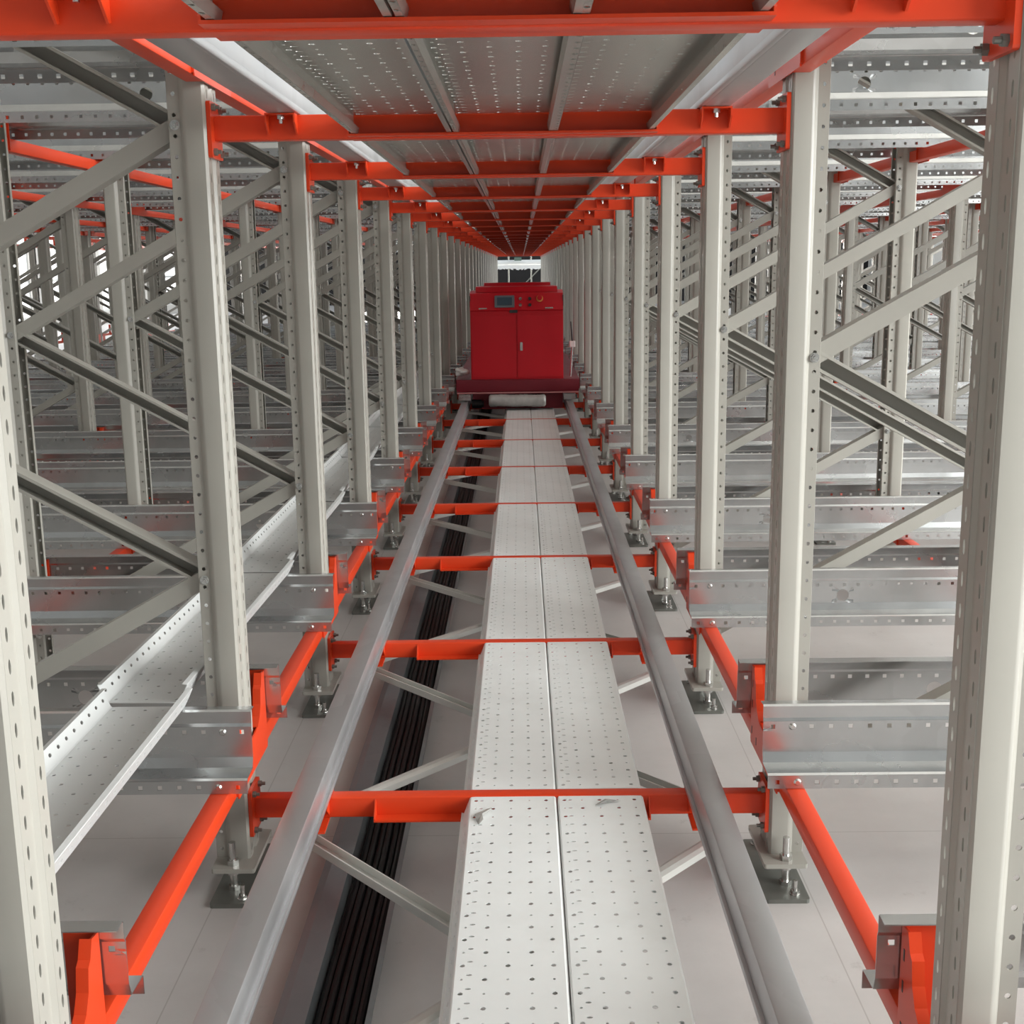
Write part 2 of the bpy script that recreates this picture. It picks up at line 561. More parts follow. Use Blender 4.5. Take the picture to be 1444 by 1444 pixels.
def frame(side, k, n, detail):
    s = 1 if side == 'right' else -1
    Xf = (XR if s > 0 else XL) + s * k * (FD + GAP)
    root = link('upright_frame', None, None, (Xf, YN(n), 0))
    if k == 0:
        lab = 'grey perforated upright frame, %s along the %s edge of the aisle' % (od(n), side)
    else:
        lab = 'grey upright frame, %s bay deep, %s frame row out from the aisle on the %s' % (od(n), ORD[k], side)
    tag(root, lab, 'rack frame', '%s rack upright frames' % side)
    pm = POST if detail >= 1 else POST_FAR
    posts = []
    posts.append(link('post', pm, root, (0, 0, 0), (0, 0, 0 if s > 0 else PI)))
    posts.append(link('post', pm, root, (s * FD, 0, 0), (0, 0, PI if s > 0 else 0)))
    for i, p in enumerate(posts):
        if detail >= 1:
            link('base_plate', BASE, p, (0.03, 0, 0))
        if detail >= 2:
            link('seat_plate', SEAT, p, (0.035, 0, 0))
            for yy_ in (-0.09, 0.09):
                link('leveling_screw', SCREW, p, (0.04, yy_, 0))
            for xx_, yy_ in ((0.055, -0.145), (0.005, 0.145)):
                link('anchor_bolt', ANCH, p, (xx_, yy_, 0))
        else:
            link('foot_block', FOOT, p, (0.045, 0, 0))
    # zigzag bracing
    za = 0.88 - 2 * BDZ if s < 0 else 0.29            # aisle node heights
    z = za
    x_in, x_out = s * NX, s * (FD - NX)
    at_aisle = True
    while z + BDZ < PZ1 + 0.02:
        z2 = z + BDZ
        if z > 0.2:
            xa, xb = (x_in, x_out) if at_aisle else (x_out, x_in)
            slope = (z2 - z) / (xb - xa)
            flat = slope > 0
            ang = -bang if slope > 0 else bang
            link('brace', BRACE_FLAT if flat else BRACE_OPEN, root, ((xa + xb) / 2, 0, (z + z2) / 2), (0, ang, 0))
            if detail >= 2:
                link('bolt', BOLT, root, (xa, -0.0475, z))
        z = z2
        at_aisle = not at_aisle
    return root


FOOT = MB().box(-0.02, 0.02, -0.03, 0.03, 0.0, 0.09).prism(rrect(0.1, 0.2, 0.008, 2), 0.0, 0.012, 'z').build('foot_block', M['base'])
RANGES = {0: (-1, NMAX), 1: (2, 17), 2: (6, 19), 3: (10, 21)}
for side in ('left', 'right'):
    for k, (a, b_) in RANGES.items():
        if side == 'left' and k > 2:
            a, b_ = 13, 19
        for n in range(a, b_ + 1):
            det = 2 if (k == 0 and n <= 6) else (1 if (k == 0 and n < 14) or (k == 1 and n < 9) else 0)
            frame(side, k, n, det)

# ------------------------------------------------------------------ pallet rails (across the aisle direction)
WEB = 0.187
RZ = dict(top=0.567, led=0.412, bot=0.372)
rprof = [(-0.034, 0.5645), (-0.004, 0.567), (0.0, 0.563), (0.0, 0.532), (0.004, 0.524), (0.004, 0.498), (0.004, 0.440), (0.013, 0.414), (0.074, 0.411), (0.079, 0.407), (0.079, 0.372)]
RLEN = 8.4


def rail_mesh(sgn, length):
    mb = MB()
    pr = [(y * sgn, z) for y, z in rprof]
    for i in range(len(pr) - 1):
        f, L = seg_map(pr[i], pr[i + 1], 'x')
        if i == 4:
            holed_strip(mb, f, length, 0, L, ((L * 0.55, 0.0058, 0.0058, 'sq'),), 0.05)
        elif i == 9:
            holed_strip(mb, f, length, 0, L, ((L * 0.5, 0.0058, 0.0058, 'sq'),), 0.05)
        elif i == 5:
            c0 = 0.57
            holed_strip(mb, f, c0 - 0.04, 0, L)
            mid = lambda s, u, f=f: f(s + c0 - 0.04, u)
            sg = 24
            outer, inner = [], []
            for q in range(sg):
                t = 2 * PI * q / sg
                ca, sa = math.cos(t), math.sin(t)
                sca = 1 / max(abs(ca), abs(sa))
                outer.append((0.04 + 0.04 * ca * sca, L / 2 + L / 2 * sa * sca))
                inner.append((0.04 + 0.0225 * ca, L / 2 + 0.0225 * sa))
            mb.add([mid(*p) for p in outer + inner], [(q, (q + 1) % sg, sg + (q + 1) % sg, sg + q) for q in range(sg)])
            end = lambda s, u, f=f: f(s + c0 + 0.04, u)
            holed_strip(mb, end, length - c0 - 0.04, 0, L)
        else:
            holed_strip(mb, f, length, 0, L)
    return mb.build('pallet_rail', M['galv'], solid=0.0025)


RAIL_A, RAIL_B = rail_mesh(1, RLEN), rail_mesh(-1, RLEN)
LEFT_A, LEFT_B = rail_mesh(1, 6.1), rail_mesh(-1, 6.1)
SHORT_A, SHORT_B = rail_mesh(1, 3.6), rail_mesh(-1, 3.6)
RXR, RXL = 0.613, -0.713
BOLT_Y = MB().cyl((0, 0, 0), (0, -0.005, 0), 0.0095, 0.006, seg=12).build('bolt', M['zinc'])
for n in range(-1, NMAX + 1):
    for side in ('left', 'right'):
        s = 1 if side == 'right' else -1
        X0 = RXR if s > 0 else RXL
        for lev in (0, 1):
            if lev == 0 and n > 16:
                continue
            for fb in (-1, 1):                      # -1: on the viewer's side of the frame line
                short = n < 1 or n > 18
                if s > 0:
                    me = (SHORT_A if short else RAIL_A) if fb > 0 else (SHORT_B if short else RAIL_B)
                else:
                    me = (SHORT_B if short else LEFT_B) if fb > 0 else (SHORT_A if short else LEFT_A)
                if n == NMAX and fb > 0:
                    continue
                r = link('pallet_rail', me, None, (X0, YN(n) + fb * WEB, LEV * lev), (0, 0, 0 if s > 0 else PI))
                tag(r, 'galvanised %s pallet rail running %s, %s the %s frame line' % (
                    'lower' if lev == 0 else 'upper', side, 'before' if fb < 0 else 'behind', od(n)), 'rail',
                    '%s %s pallet rails' % ('lower' if lev == 0 else 'upper', side))
                if n <= 4:
                    dy = (0.002 if fb * s > 0 else -0.002)
                    sg = 1 if (fb > 0) == (s > 0) else -1
                    # bolt heads sit on the lane side of web and flange
                    rz = 0 if sg < 0 else PI
                    link('bolt', BOLT_Y, r, (0.075, sg * 0.0055, 0.5097), (0, 0, rz))
                    link('bolt', BOLT_Y, r, (0.075, sg * 0.0805, 0.3895), (0, 0, rz))

# ------------------------------------------------------------------ orange shelf beams along the aisle, with brackets
SB0, SB1 = 0.322, 0.3705
slen = P - 2 * 0.064
SBEAM = MB().prism(rrect(0.048, SB1 - SB0, 0.0035, 2, 0.019, (SB0 + SB1) / 2), 0.064, 0.064 + slen, 'y').build('beam_tube', M['orange'], smooth=25)
bpoly = [(0.050, 0.318), (0.181, 0.318), (0.181, 0.548), (0.152, 0.552), (0.138, 0.520), (0.126, 0.512), (0.118, 0.470), (0.100, 0.440), (0.072, 0.420), (0.0, 0.414), (0.0, 0.318)]


def bracket_mesh(sg):
    mb = MB()
    poly = [(y * sg, z) for y, z in bpoly]
    mb.prism(poly, -0.012, -0.008, 'x')
    mb.box(-0.012, 0.05, sg * 0.181, sg * 0.1845, 0.325, 0.55)
    # return lip along the curved edge
    for i in range(3, 8):
        (y0, z0), (y1, z1) = poly[i], poly[i + 1]
        mb.add([(-0.008, y0, z0), (0.010, y0, z0), (0.010, y1, z1), (-0.008, y1, z1), (-0.008, y0, z0 - 0.003), (0.010, y0, z0 - 0.003), (0.010, y1, z1 - 0.003), (-0.008, y1, z1 - 0.003)],
               [(0, 1, 2, 3), (7, 6, 5, 4), (0, 4, 5, 1), (1, 5, 6, 2), (2, 6, 7, 3), (3, 7, 4, 0)])
    # dark pressed slots shown as shallow tabs
    return mb.build('bracket', M['orange'])


BR_F, BR_N = bracket_mesh(1), bracket_mesh(-1)       # F: leaves a post away from the viewer
SLOT = MB()
for y, z in ((0.166, 0.50), (0.166, 0.44), (0.165, 0.36), (0.10, 0.35)):
    SLOT.box(-0.0128, -0.0118, y - 0.003, y + 0.003, z - 0.011, z + 0.011)
SLOT = SLOT.build('slots', M['dark'])


def shelf_beam(side, line, n, lev, detail):
    """line 0 = aisle face, 1 = back of the first frame, 2 = front of the second frame ..."""
    s = 1 if side == 'right' else -1
    k, back = divmod(line, 2)
    X = (XR if s > 0 else XL) + s * (k * (FD + GAP) + (FD if back else 0))
    flip = (s < 0) != bool(back)
    root = link('shelf_beam', None, None, (X, YN(n), LEV * lev))
    tag(root, '%s orange shelf beam, %s post line on the %s, %s bay' % ('lower' if lev == 0 else 'upper', ORD[line], side, od(n)) if n > -2 else
        'orange shelf beam bracket cut by the bottom edge, on the nearest %s upright' % side, 'beam',
        '%s orange shelf beams on the %s' % ('lower' if lev == 0 else 'upper', side))
    if not flip:
        link('beam_tube', SBEAM, root)
        link('bracket', BR_F, root)
        link('bracket', BR_N, root, (0, P, 0))
        if detail:
            link('slots', SLOT, root)
    else:
        link('beam_tube', SBEAM, root, (0, P, 0), (0, 0, PI))
        link('bracket', BR_N, root, (0, 0, 0), (0, 0, PI))
        link('bracket', BR_F, root, (0, P, 0), (0, 0, PI))
    return root


LINES = {0: (-1, NMAX - 1), 1: (-1, 12), 2: (2, 13), 3: (3, 13)}
for side in ('left', 'right'):
    for line, (a, b_) in LINES.items():
        for n in range(a, b_ + 1):
            for lev in (0, 1):
                if lev == 0 and (line == 0 and n > 11 or line > 1 and n > 9 or line == 1 and n > 9):
                    continue
                shelf_beam(side, line, n, lev, line == 0 and n < 4)
    shelf_beam(side, 0, -2, 0, False)
# the farthest shelf beams, deep inside the racks
far_b = MB()
for s in (-1, 1):
    for line, (a, b_) in {2: (14, 17), 3: (14, 17), 4: (6, 19), 5: (6, 19), 6: (10, 21), 7: (10, 21)}.items():
        if s < 0 and line > 5:
            a, b_ = 13, 19
        k, back = divmod(line, 2)
        X = (XR if s > 0 else XL) + s * (k * (FD + GAP) + (FD if back else 0))
        o_ = (-1 if ((s < 0) != bool(back)) else 1)
        for n in range(a, b_):
            for lev in (0, 1):
                far_b.box(X, X + o_ * 0.045, YN(n) + 0.064, YN(n + 1) - 0.064, SB0 + LEV * lev, SB1 + LEV * lev)
                for e in (YN(n) + 0.064, YN(n + 1) - 0.184):
                    far_b.box(X - o_ * 0.01, X - o_ * 0.004, e, e + 0.12, SB0 + LEV * lev, 0.545 + LEV * lev)
o = link('distant_shelf_beams', far_b.build('distant_shelf_beams', M['orange'], merge=False))
tag(o, 'orange shelf beams far back in the racks on both sides', 'beam', None, 'stuff')

# ------------------------------------------------------------------ cross beams over and under the aisle
XA, XB = XL + 0.010, XR - 0.010
XM = (XL + XR) / 2
TUBE = MB().prism(rrect(0.045, 0.060, 0.005, 3, 0, ZB - 0.030), XA - XM, XB - XM, 'x').build('beam_tube', M['orange'], smooth=25)
EPL = MB().prism(rrect(0.110, 0.135, 0.006, 2, 0, ZB - 0.035), -0.005, 0.005, 'x')
EPL = EPL.build('end_plate', M['orange'])
EBOLT = MB().cyl((0, 0, 0), (0.009, 0, 0), 0.009, seg=6).cyl((0.009, 0, 0), (0.019, 0, 0), 0.005, seg=8).build('bolt', M['base'])
# three-plank seat: L ledges on both faces
LX0, LX1 = -0.418, 0.336


def ledge_mesh(sg):
    mb = MB()
    y0, y1 = sg * 0.0225, sg * 0.062
    zt = ZB - 0.052
    mb.box(LX0 - XM, LX1 - XM, y0, y1, zt - 0.005, zt)
    mb.prism([(y0, zt - 0.005), (y1, zt - 0.005), (y1 + sg * 0.0, zt + 0.006), (y0, ZB - 0.006)], LX0 - XM - 0.004, LX0 - XM, 'x')
    mb.prism([(y0, zt - 0.005), (y1, zt - 0.005), (y1, zt + 0.006), (y0, ZB - 0.006)], LX1 - XM, LX1 - XM + 0.004, 'x')
    return mb.build('plank_ledge', M['orange'])


LED_N, LED_F = ledge_mesh(-1), ledge_mesh(1)


def clamp_mesh(sg):
    mb = MB()
    for x in (-0.037, 0.033):
        mb.prism([(sg * 0.022, ZB - 0.046), (sg * 0.030, ZB - 0.049), (sg * 0.062, ZB - 0.022), (sg * 0.062, ZB), (sg * 0.022, ZB)], x, x + 0.004, 'x')
    mb.box(-0.033, 0.033, sg * 0.022, sg * 0.062, ZB - 0.004, ZB - 0.0005)
    return mb.build('rail_clamp', M['orange'])


CL_N, CL_F = clamp_mesh(-1), clamp_mesh(1)
CBOLT = MB().cyl((0, 0, ZB - 0.004), (0, 0, ZB - 0.014), 0.010, seg=6).cyl((0, 0, ZB - 0.014), (0, 0, ZB - 0.024), 0.005, seg=8).build('bolt', M['zinc'])
GUS = MB().prism([(-0.05, -0.05), (0.05, -0.05), (0.05, 0.05), (-0.05, 0.05)], ZB - 0.066, ZB - 0.060, 'z').build('gusset', M['orange'])
RAILX = (-0.586, 0.4835)
for lev in (0, 1):
    for n in range(-1 if lev == 0 else -2, (9 if lev == 0 else NMAX) + 1):
        root = link('cross_beam', None, None, (XM, YN(n), LEV * lev))
        nm = 'overhead beam just above the viewer' if n == -2 else None
        tag(root, nm or '%s orange cross beam spanning the aisle at the %s pair of uprights' % ('lower' if lev == 0 else 'overhead', od(n)), 'beam',
            '%s cross beams' % ('lower' if lev == 0 else 'overhead'))
        link('beam_tube', TUBE, root)
        for sx in (-1, 1):
            e = link('end_plate', EPL, root, ((XB if sx > 0 else XA) - XM + sx * 0.003, 0, 0))
            if n <= 6:
                for zz in (ZB - 0.088, ZB + 0.018):
                    for yy_ in (-0.036, 0.036):
                        link('bolt', EBOLT, e, (-sx * 0.005, yy_, zz), (0, 0, 0 if sx < 0 else PI))
        link('plank_ledge', LED_N, root)
        link('plank_ledge', LED_F, root)
        if n <= 12:
            for x in RAILX:
                c = link('rail_clamp', CL_N, root, (x - XM, 0, 0))
                link('bolt', CBOLT, c, (0.0, -0.045, 0))
                link('rail_clamp', CL_F, root, (x - XM, 0, 0))
        if lev == 0:
            for x in (-0.600, 0.497):
                g = link('gusset', GUS, root, (x - XM, -0.06, 0))
                link('gusset', GUS, root, (x - XM, 0.06, 0))

# ------------------------------------------------------------------ carriage rails on the cross beams
RW, RH = 0.066, 0.085


def carriage_rail_mesh(sgn, y0, y1):
    """rounded box rail with a slim foot flange on the walkway side"""
    mb = MB()
    pr = rrect(RW, RH, 0.0035, 2, 0, RH / 2)
    mb.prism(pr, y0, y1, 'y')
    mb.prism(rrect(0.012, 0.018, 0.003, 2, sgn * (RW / 2 + 0.004), 0.0095), y0, y1, 'y')
    return mb.build('carriage_rail', M['rail'], smooth=35, merge=False)


RAIL_END = YN(NMAX) + 0.4
for i, (x, sg, side) in enumerate(((RAILX[0], 1, 'left'), (RAILX[1], -1, 'right'))):
    for lev in (0, 1):
        o = link('carriage_rail', carriage_rail_mesh(sg, -0.6, RAIL_END), None, (x, 0, ZB + 0.0005 + LEV * lev))
        tag(o, '%s steel carriage rail running the length of the aisle on the %s' % ('lower' if lev == 0 else 'overhead', side), 'rail', 'carriage rails')

# ------------------------------------------------------------------ perforated walkway planks
PW, PLEN = 0.237, P - 0.049
pprof = [(-0.1435, -0.046), (-0.1365, -0.048), (-0.1185, -0.003), (-0.1155, 0.0), (0.1140, 0.0), (0.1185, -0.0045), (0.1185, -0.048), (0.100, -0.048)]


def plank_mesh(prof, name, mat):
    mb = MB()
    for i in range(len(prof) - 1):
        f, L = seg_map(prof[i], prof[i + 1], 'y')
        if i == 3:
            cols = []
            for j, u in enumerate((0.014, 0.062, 0.110, 0.160, 0.206)):
                cols.append((u, 0.0060, 0.0060, 'round', j % 2, (0.0033, 0.0033, 'round')))
            cols.insert(1, (0.026, 0.0030, 0.0072, 'round'))
            # slots sit half a pitch on: build them in their own narrow band
            cols2 = [c for c in cols if c[0] != 0.026]
            b1 = 0.0215
            b2 = 0.0365
            holed_strip(mb, f, PLEN, 0, b1, (cols2[0],), 0.05)
            off = 0.025
            mb.add([f(0, b1), f(off, b1), f(off, b2), f(0, b2)], [(0, 1, 2, 3)])
            sl = lambda s, u, f=f: f(s + off, u)
            holed_strip(mb, sl, PLEN - off, b1, b2, ((0.029, 0.0033, 0.0070, 'round'),), 0.05)
            holed_strip(mb, f, PLEN, b2, L, cols2[1:], 0.05)
        elif i == 1:
            holed_strip(mb, f, PLEN, 0, L, ((L * 0.55, 0.007, 0.0045, 'round'),), 0.05)
        else:
            holed_strip(mb, f, PLEN, 0, L)
    return mb.build(name, mat, solid=0.0018)


PLANK = plank_mesh(pprof, 'walkway_plank', M['plank'])
pprof_b = [(-0.100, -0.048), (-0.1165, -0.048), (-0.1165, -0.0045), (-0.1130, 0.0)] + pprof[4:]
PLANK_B = plank_mesh(pprof_b, 'walkway_plank', M['plank'])
# upper planks: both edges rolled into a hollow bead
uprof = [(-0.108, -0.030), (-0.112, -0.046), (-0.1225, -0.046), (-0.1205, -0.0), (0.1205, 0.0), (0.1225, -0.046), (0.112, -0.046), (0.108, -0.030)]
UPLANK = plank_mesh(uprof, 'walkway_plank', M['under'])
PX = (-0.283, -0.0385, 0.2015)
for n in range(-1, 8):
    for j in (1, 2):
        o = link('walkway_plank', PLANK if j == 1 else PLANK_B, None, (PX[j], YN(n) + 0.0245 + (0 if n > -1 else 0.0), ZB - 0.002))
        tag(o, 'pale perforated walkway plank, %s walkway bay, %s side of the pair' % (od(n), 'left' if j == 1 else 'right'), 'plank', 'lower walkway planks')
for j in (1, 2):
    o = link('walkway_plank', PLANK if j == 1 else PLANK_B, None, (PX[j], YN(-2) + 0.0245, ZB - 0.002))
    tag(o, 'pale perforated walkway plank underfoot at the bottom edge, %s side' % ('left' if j == 1 else 'right'), 'plank', 'lower walkway planks')
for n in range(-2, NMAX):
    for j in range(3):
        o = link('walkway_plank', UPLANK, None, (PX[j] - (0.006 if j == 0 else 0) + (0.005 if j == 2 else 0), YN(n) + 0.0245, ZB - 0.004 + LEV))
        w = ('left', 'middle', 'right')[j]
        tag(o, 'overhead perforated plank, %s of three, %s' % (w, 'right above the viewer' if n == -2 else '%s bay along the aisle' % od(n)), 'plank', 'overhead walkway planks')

# ------------------------------------------------------------------ flat bracing under the walkway
bx0, bx1 = -0.600, 0.497
by = P - 0.20
hl = math.hypot(bx1 - bx0, by)
ha = math.atan2(by, bx1 - bx0)


def hbar_mesh(open_up):
    mb = MB()
    if open_up:
        pr = [(-0.016, 0.010), (-0.019, 0.010), (-0.019, -0.012), (0.019, -0.012), (0.019, 0.010), (0.016, 0.010)]
    else:
        pr = [(-0.014, -0.012), (-0.019, -0.012), (-0.019, 0.006), (-0.008, 0.011), (0.008, 0.011), (0.019, 0.006), (0.019, -0.012), (0.014, -0.012)]
    for i in range(len(pr) - 1):
        f, L = seg_map(pr[i], pr[i + 1], 'x')
        g = lambda s, u, f=f: (f(s, u)[0] - hl / 2, f(s, u)[1], f(s, u)[2])
        holed_strip(mb, g, hl, 0, L)
    return mb.build('bracing_bar', M['bar'], solid=0.002)


HB_UP, HB_DN = hbar_mesh(True), hbar_mesh(False)
for n in range(-2, 7):
    yc = (YN(n) + YN(n + 1)) / 2
    for k, (me, sg) in enumerate(((HB_UP, -1), (HB_DN, 1))):
        o = link('bracing_bar', me, None, ((bx0 + bx1) / 2, yc, ZB - 0.080 - 0.027 * k), (0, 0, sg * ha))
        tag(o, 'galvanised diagonal bar under the walkway, %s, %s' % ('bottom edge of the picture' if n == -2 else '%s bay' % od(n), 'far end on the left' if sg < 0 else 'far end on the right'), 'bar', 'diagonal bars under the walkway')

# ------------------------------------------------------------------ cable trough on the floor
tr = link('cable_trough', None, None, (0, 0, 0))
tag(tr, 'long galvanised cable trough on the floor beside the left carriage rail', 'cable trough')
ty0, ty1 = -0.6, 30.0
mb = MB()
tprof = [(-0.565, 0.012), (-0.565, 0.055), (-0.545, 0.060), (-0.495, 0.060), (-0.488, 0.012), (-0.362, 0.012), (-0.357, 0.075), (-0.345, 0.075)]
for i in range(len(tprof) - 1):
    f, L = seg_map(tprof[i], tprof[i + 1], 'y')
    g = lambda s, u, f=f: (f(s, u)[0], f(s, u)[1] + ty0, f(s, u)[2])
    holed_strip(mb, g, ty1 - ty0, 0, L)
link('channel', mb.build('channel', M['trough'], solid=0.004), tr)
link('cable_gap_shade', MB().box(-0.486, -0.364, ty0, ty1, 0.0138, 0.0144).build('cable_gap_shade', M['black']), tr)  # black strip added to darken the gaps between the cables
for i in range(6):
    cx = -0.4728 + i * 0.0191
    cu = MB()
    seg, ns = 8, 120
    prev = None
    pts = []
    ph = 1.3
    for q in range(ns + 1):
        y = ty0 + (ty1 - ty0) * (q / ns) ** 1.4
        x = cx + 0.003 * math.sin(y * 2.1 + ph) + 0.002 * math.sin(y * 5.7 + ph * 2)
        z = 0.0265 + 0.007 * (i % 2) + 0.002 * math.sin(y * 1.7 + ph * 3)
        pts.append((x, y, z))
    vs_, fs_ = [], []
    for q, (x, y, z) in enumerate(pts):
        for j in range(seg):
            t = 2 * PI * j / seg
            vs_.append((x + 0.0096 * math.cos(t), y, z + 0.0096 * math.sin(t)))
    for q in range(ns):
        for j in range(seg):
            fs_.append((q * seg + j, q * seg + (j + 1) % seg, (q + 1) * seg + (j + 1) % seg, (q + 1) * seg + j))
    o = link('cable', cu.add(vs_, fs_).build('cable', M['black'], smooth=True))
    tag(o, 'black cable lying in the floor trough, %s from the left' % ORD[i], 'cable', 'black cables in the trough')

# ------------------------------------------------------------------ upturned trays on the left rails
tprof2 = [(-0.106, 0.052), (-0.119, 0.050), (-0.098, 0.004), (-0.094, 0.0), (0.094, 0.0), (0.098, 0.004), (0.119, 0.050), (0.106, 0.052)]


def tray_mesh():
    mb = MB()
    TL = 1.37
    for i in range(len(tprof2) - 1):
        f, L = seg_map(tprof2[i], tprof2[i + 1], 'y')
        g = lambda s, u, f=f: (f(s, u)[0], f(s, u)[1] - TL / 2, f(s, u)[2])
        if i == 3:
            cols = [(u, 0.0055, 0.0055, 'round', j % 2, (0.003, 0.003, 'round')) for j, u in enumerate((0.012, 0.048, 0.094, 0.140, 0.176))]
            holed_strip(mb, g, TL, 0, L, cols, 0.05)
        elif i in (1, 5):
            holed_strip(mb, g, TL, 0, L, ((L * 0.5, 0.008, 0.005, 'round'),), 0.05)
        else:
            holed_strip(mb, g, TL, 0, L)
    return mb.build('perforated_tray', M['tray'], solid=0.002)


TRAY = tray_mesh()
tz = 0.5705
spots = [(-0.988, 2.30, -0.004, 'nearest, cut by the large left upright'), (-0.992, 3.70, -0.022, 'second from the camera'), (-0.990, 5.09, -0.008, 'third from the camera')]
for i in range(3, 10):
    spots.append((-1.002 + 0.006 * math.sin(i * 2.3), D0 + (i - 0.61) * P + 0.03 * 0, 0.008 * math.sin(i * 1.7), '%s from the camera' % ORD[i]))
for i, (x, y, a, w) in enumerate(spots):
    o = link('perforated_tray', TRAY, None, (x, y, tz), (0, 0, a))
    tag(o, 'upturned pale perforated tray lying on the left rails, ' + w, 'tray', 'upturned trays on the left rails')

# ------------------------------------------------------------------ scraps of film on the walkway
for i, (x, y, pts, lab) in enumerate((
        (-0.128, 3.00, [(0.0, -0.05), (0.012, -0.03), (0.004, -0.005), (0.035, 0.04), (0.02, 0.045), (-0.012, 0.0), (-0.006, -0.03)], 'torn grey film scrap on the left walkway plank'),
        (0.225, 3.075, [(-0.04, -0.012), (-0.012, 0.012), (0.03, 0.014), (0.02, 0.004), (-0.008, 0.002), (-0.03, -0.018)], 'curled grey strip on the right walkway plank near the cross beam'))):
    n = len(pts)
    vs_ = [(p[0], p[1], 0.002 + 0.006 * (j % 2)) for j, p in enumerate(pts)]
    c = (sum(p[0] for p in pts) / n, sum(p[1] for p in pts) / n, 0.012)
    mb = MB().add(vs_ + [c], [(j, (j + 1) % n, n) for j in range(n)])
    o = link('film_scrap', mb.build('film_scrap', M['scrap'], solid=0.001), None, (x, y, ZB - 0.001))
    tag(o, lab, 'scrap', 'film scraps')

# ------------------------------------------------------------------ red carriage (shuttle mother car)
CY = 12.35
car = link('transfer_carriage', None, None, (-0.045, CY, 0))
tag(car, 'red rail carriage with twin control cabinets in the middle of the aisle', 'carriage')
RT = ZB + RH
CLN = 3.5
link('chassis', MB().box(-0.63, 0.63, 0.02, CLN, 0.45, 0.555).box(-0.60, 0.60, 0.10, CLN - 0.1, 0.42, 0.45).box(-0.44, 0.44, 0.10, CLN - 0.1, 0.30, 0.42).build('chassis', M['dark_red']), car)
link('bumper_beam', MB().prism(rrect(0.08, 0.125, 0.012, 3, 0.0, 0.4925), -0.62, 0.62, 'x').build('bumper_beam', M['dark_red'], smooth=25), car)
link('bumper_lip', MB().box(-0.62, 0.62, -0.065, 0.0, 0.418, 0.430).build('bumper_lip', M['lit_edge']), car)  # light caught along the lip is put into its colour
link('skirt', MB().box(-0.46, 0.46, 0.03, 0.06, 0.255, 0.43).build('skirt', M['dark_red']), car)
for sx in (-1, 1):
    x = (RAILX[0] if sx < 0 else RAILX[1]) + 0.045
    for yy_ in (0.35, CLN - 0.35):
        w = link('wheel', MB().cyl((x - 0.025, yy_, RT + 0.0775), (x + 0.025, yy_, RT + 0.0775), 0.075, seg=24).cyl((x - 0.031, yy_, RT + 0.0775), (x + 0.031, yy_, RT + 0.0775), 0.03, seg=12).build('wheel', M['base'], smooth=25), car)
    link('rail_scraper', MB().box(x - 0.06, x + 0.06, -0.02, 0.03, RT + 0.012, RT + 0.075).box(x - 0.05, x + 0.05, -0.05, -0.02, RT + 0.055, RT + 0.07).build('rail_scraper', M['galv']), car)
link('drive_motor', MB().cyl((-0.47, -0.02, 0.31), (-0.37, -0.02, 0.31), 0.045, seg=16).cyl((-0.40, -0.03, 0.31), (-0.35, -0.03, 0.31), 0.03, seg=14).build('drive_motor', M['black'], smooth=25), car)


def cabinet(y, front):
    cb = link('control_cabinet', None, car, (-0.003, y, 0.555))
    W, Dp, Hb = 0.94, 0.55, 0.685
    d = 1 if front else -1
    body = MB()
    body.box(-W / 2, W / 2, 0, Dp, 0, Hb)
    # sloping operator panel block
    poly = [(0.0, Hb), (Dp, Hb), (Dp, Hb + 0.20), (0.16, Hb + 0.20), (0.05, Hb + 0.175), (-0.015, Hb + 0.01)]
    body.prism(poly, -W / 2, W / 2, 'x')
    body.prism([(0.10, Hb + 0.19), (Dp + 0.02, Hb + 0.19), (Dp + 0.02, Hb + 0.24), (0.16, Hb + 0.24)], -W / 2 + 0.055, W / 2 - 0.055, 'x')
    link('cabinet_body', body.build('cabinet_body', M['red']), cb)
    if front:
        for sx in (-1, 1):
            dx0, dx1 = (-W / 2 + 0.012, -0.005) if sx < 0 else (0.005, W / 2 - 0.012)
            link('door', MB().box(dx0, dx1, -0.012, 0.0, 0.02, Hb - 0.045).build('door', M['red']), cb)
        link('latch', MB().prism(rrect(0.026, 0.085, 0.006, 3, 0.045, 0.33), -0.024, -0.012, 'y').build('latch', M['zinc']), cb)
        link('nameplate', MB().box(-0.07, 0.01, -0.016, -0.001, Hb - 0.018, Hb + 0.012).build('nameplate', M['dark']), cb)
    return cb


def panel_part(cb, name, me_fn, u, v):
    """place on the sloping panel: u across, v up the slope (0..1)"""
    Hb = 0.685
    y = -0.015 + (0.05 + 0.015) * v
    z = Hb + 0.01 + 0.165 * v
    ang = math.atan2(0.065, 0.165)
    return link(name, me_fn, cb, (u, y, z), (-ang, 0, 0))


cb = cabinet(0.03, True)
scr = panel_part(cb, 'touch_screen', MB().prism(rrect(0.20, 0.125, 0.008, 3), -0.012, 0.004, 'y').build('touch_screen', M['bezel']), -0.12, 0.50)
link('screen_glass', MB().box(-0.075, 0.075, -0.014, -0.0115, -0.042, 0.042).build('screen_glass', M['screen']), scr)
BTN = MB().cyl((0, 0.002, 0), (0, -0.014, 0), 0.016, seg=16).build('push_button', M['zinc'], smooth=25)
BTN_D = MB().cyl((0, 0.002, 0), (0, -0.014, 0), 0.016, seg=16).build('push_button', M['dark'], smooth=25)
for u, v, me in ((0.04, 0.66, BTN), (0.04, 0.28, BTN), (0.135, 0.66, BTN_D), (0.135, 0.28, BTN_D)):
    panel_part(cb, 'push_button', me, u, v)
es = panel_part(cb, 'emergency_stop', MB().cyl((0, 0.002, 0), (0, -0.008, 0), 0.034, seg=20).build('emergency_stop', M['yellow'], smooth=25), 0.235, 0.66)
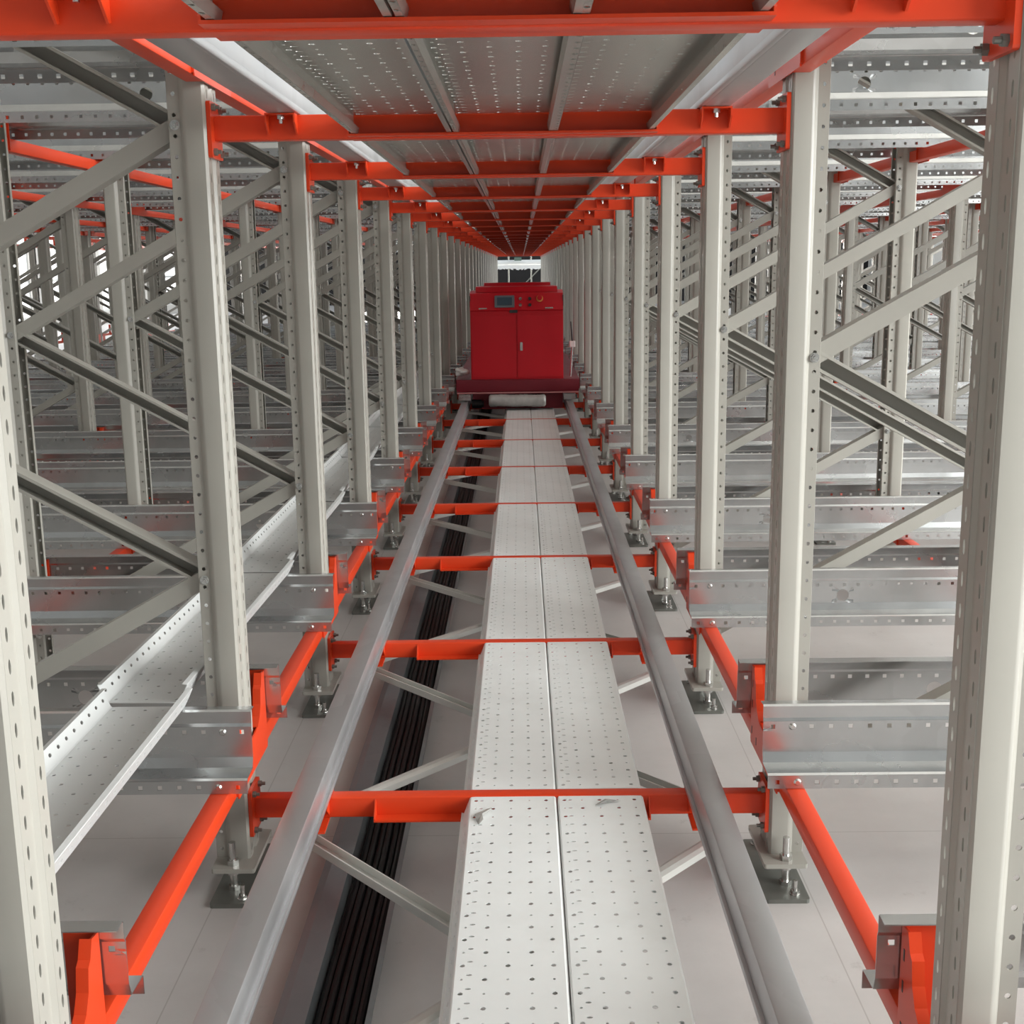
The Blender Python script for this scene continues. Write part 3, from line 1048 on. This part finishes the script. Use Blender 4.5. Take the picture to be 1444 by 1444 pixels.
link('stop_knob', MB().cyl((0, -0.008, 0), (0, -0.03, 0), 0.022, 0.026, seg=18).build('stop_knob', M['red'], smooth=25), es)
for u in (-0.34, 0.33):
    panel_part(cb, 'label_plate', MB().box(-0.04, 0.04, -0.004, 0.002, -0.007, 0.007).build('label_plate', M['zinc']), u, 0.10)
for sx in (-1, 1):
    link('side_vent', MB().box(sx * 0.466, sx * 0.474, 0.02, 0.06, 0.73, 0.84).build('side_vent', M['dark']), cb)
cabinet(2.9, False)

# silver wrapped roll hanging on the carriage front
rb = MB()
seg, ns = 14, 40
vs_, fs_ = [], []
for q in range(ns + 1):
    x = -0.29 + 0.58 * q / ns
    for j in range(seg):
        t = 2 * PI * j / seg
        r = 0.060 + 0.002 * math.sin(3 * t + q * 0.4) + 0.0025 * random.random()
        if q in (0, ns):
            r *= 0.72
        vs_.append((x, r * math.cos(t), r * math.sin(t)))
for q in range(ns):
    for j in range(seg):
        fs_.append((q * seg + j, q * seg + (j + 1) % seg, (q + 1) * seg + (j + 1) % seg, (q + 1) * seg + j))
fs_ += [tuple(range(seg)), tuple(range(ns * seg, (ns + 1) * seg))]
o = link('wrapped_roll', rb.add(vs_, fs_).build('wrapped_roll', M['foil'], smooth=60), None, (-0.05, CY - 0.065, 0.345), (0, 0.012, 0))
tag(o, 'silver plastic-wrapped roll fixed across the front of the red carriage', 'roll')

# crumpled white rag on the chassis
me = bpy.data.meshes.new('rag')
bm = bmesh.new()
bmesh.ops.create_icosphere(bm, subdivisions=3, radius=0.065)
for v in bm.verts:
    v.co.z *= 0.6
    v.co *= 1 + 0.35 * math.sin(v.co.x * 70 + 1) * math.sin(v.co.y * 60) + 0.2 * math.sin(v.co.z * 70 + v.co.x * 30)
bm.to_mesh(me)
bm.free()
me.materials.append(M['rag'])
me.polygons.foreach_set('use_smooth', [True] * len(me.polygons))
o = link('cleaning_rag', me, None, (-0.628, CY + 0.16, 0.622))
tag(o, 'crumpled white rag lying on the carriage left of the cabinet', 'rag')

# small device with aerial on the right of the cabinet
o = link('sensor_mast', None, None, (0.505, CY + 0.3, 0.556))
tag(o, 'small pale sensor on a stand right of the red cabinet', 'sensor')
link('stand', MB().cyl((0, 0, 0), (0.02, 0, 0.30), 0.010).build('stand', M['galv']), o)
link('sensor_body', MB().prism(rrect(0.06, 0.05, 0.008, 2, 0.02, 0.0), 0.30, 0.36, 'z').build('sensor_body', M['white']), o)
link('aerial', MB().cyl((0.02, 0, 0.36), (0.005, 0, 0.56), 0.009, 0.006).build('aerial', M['dark']), o)
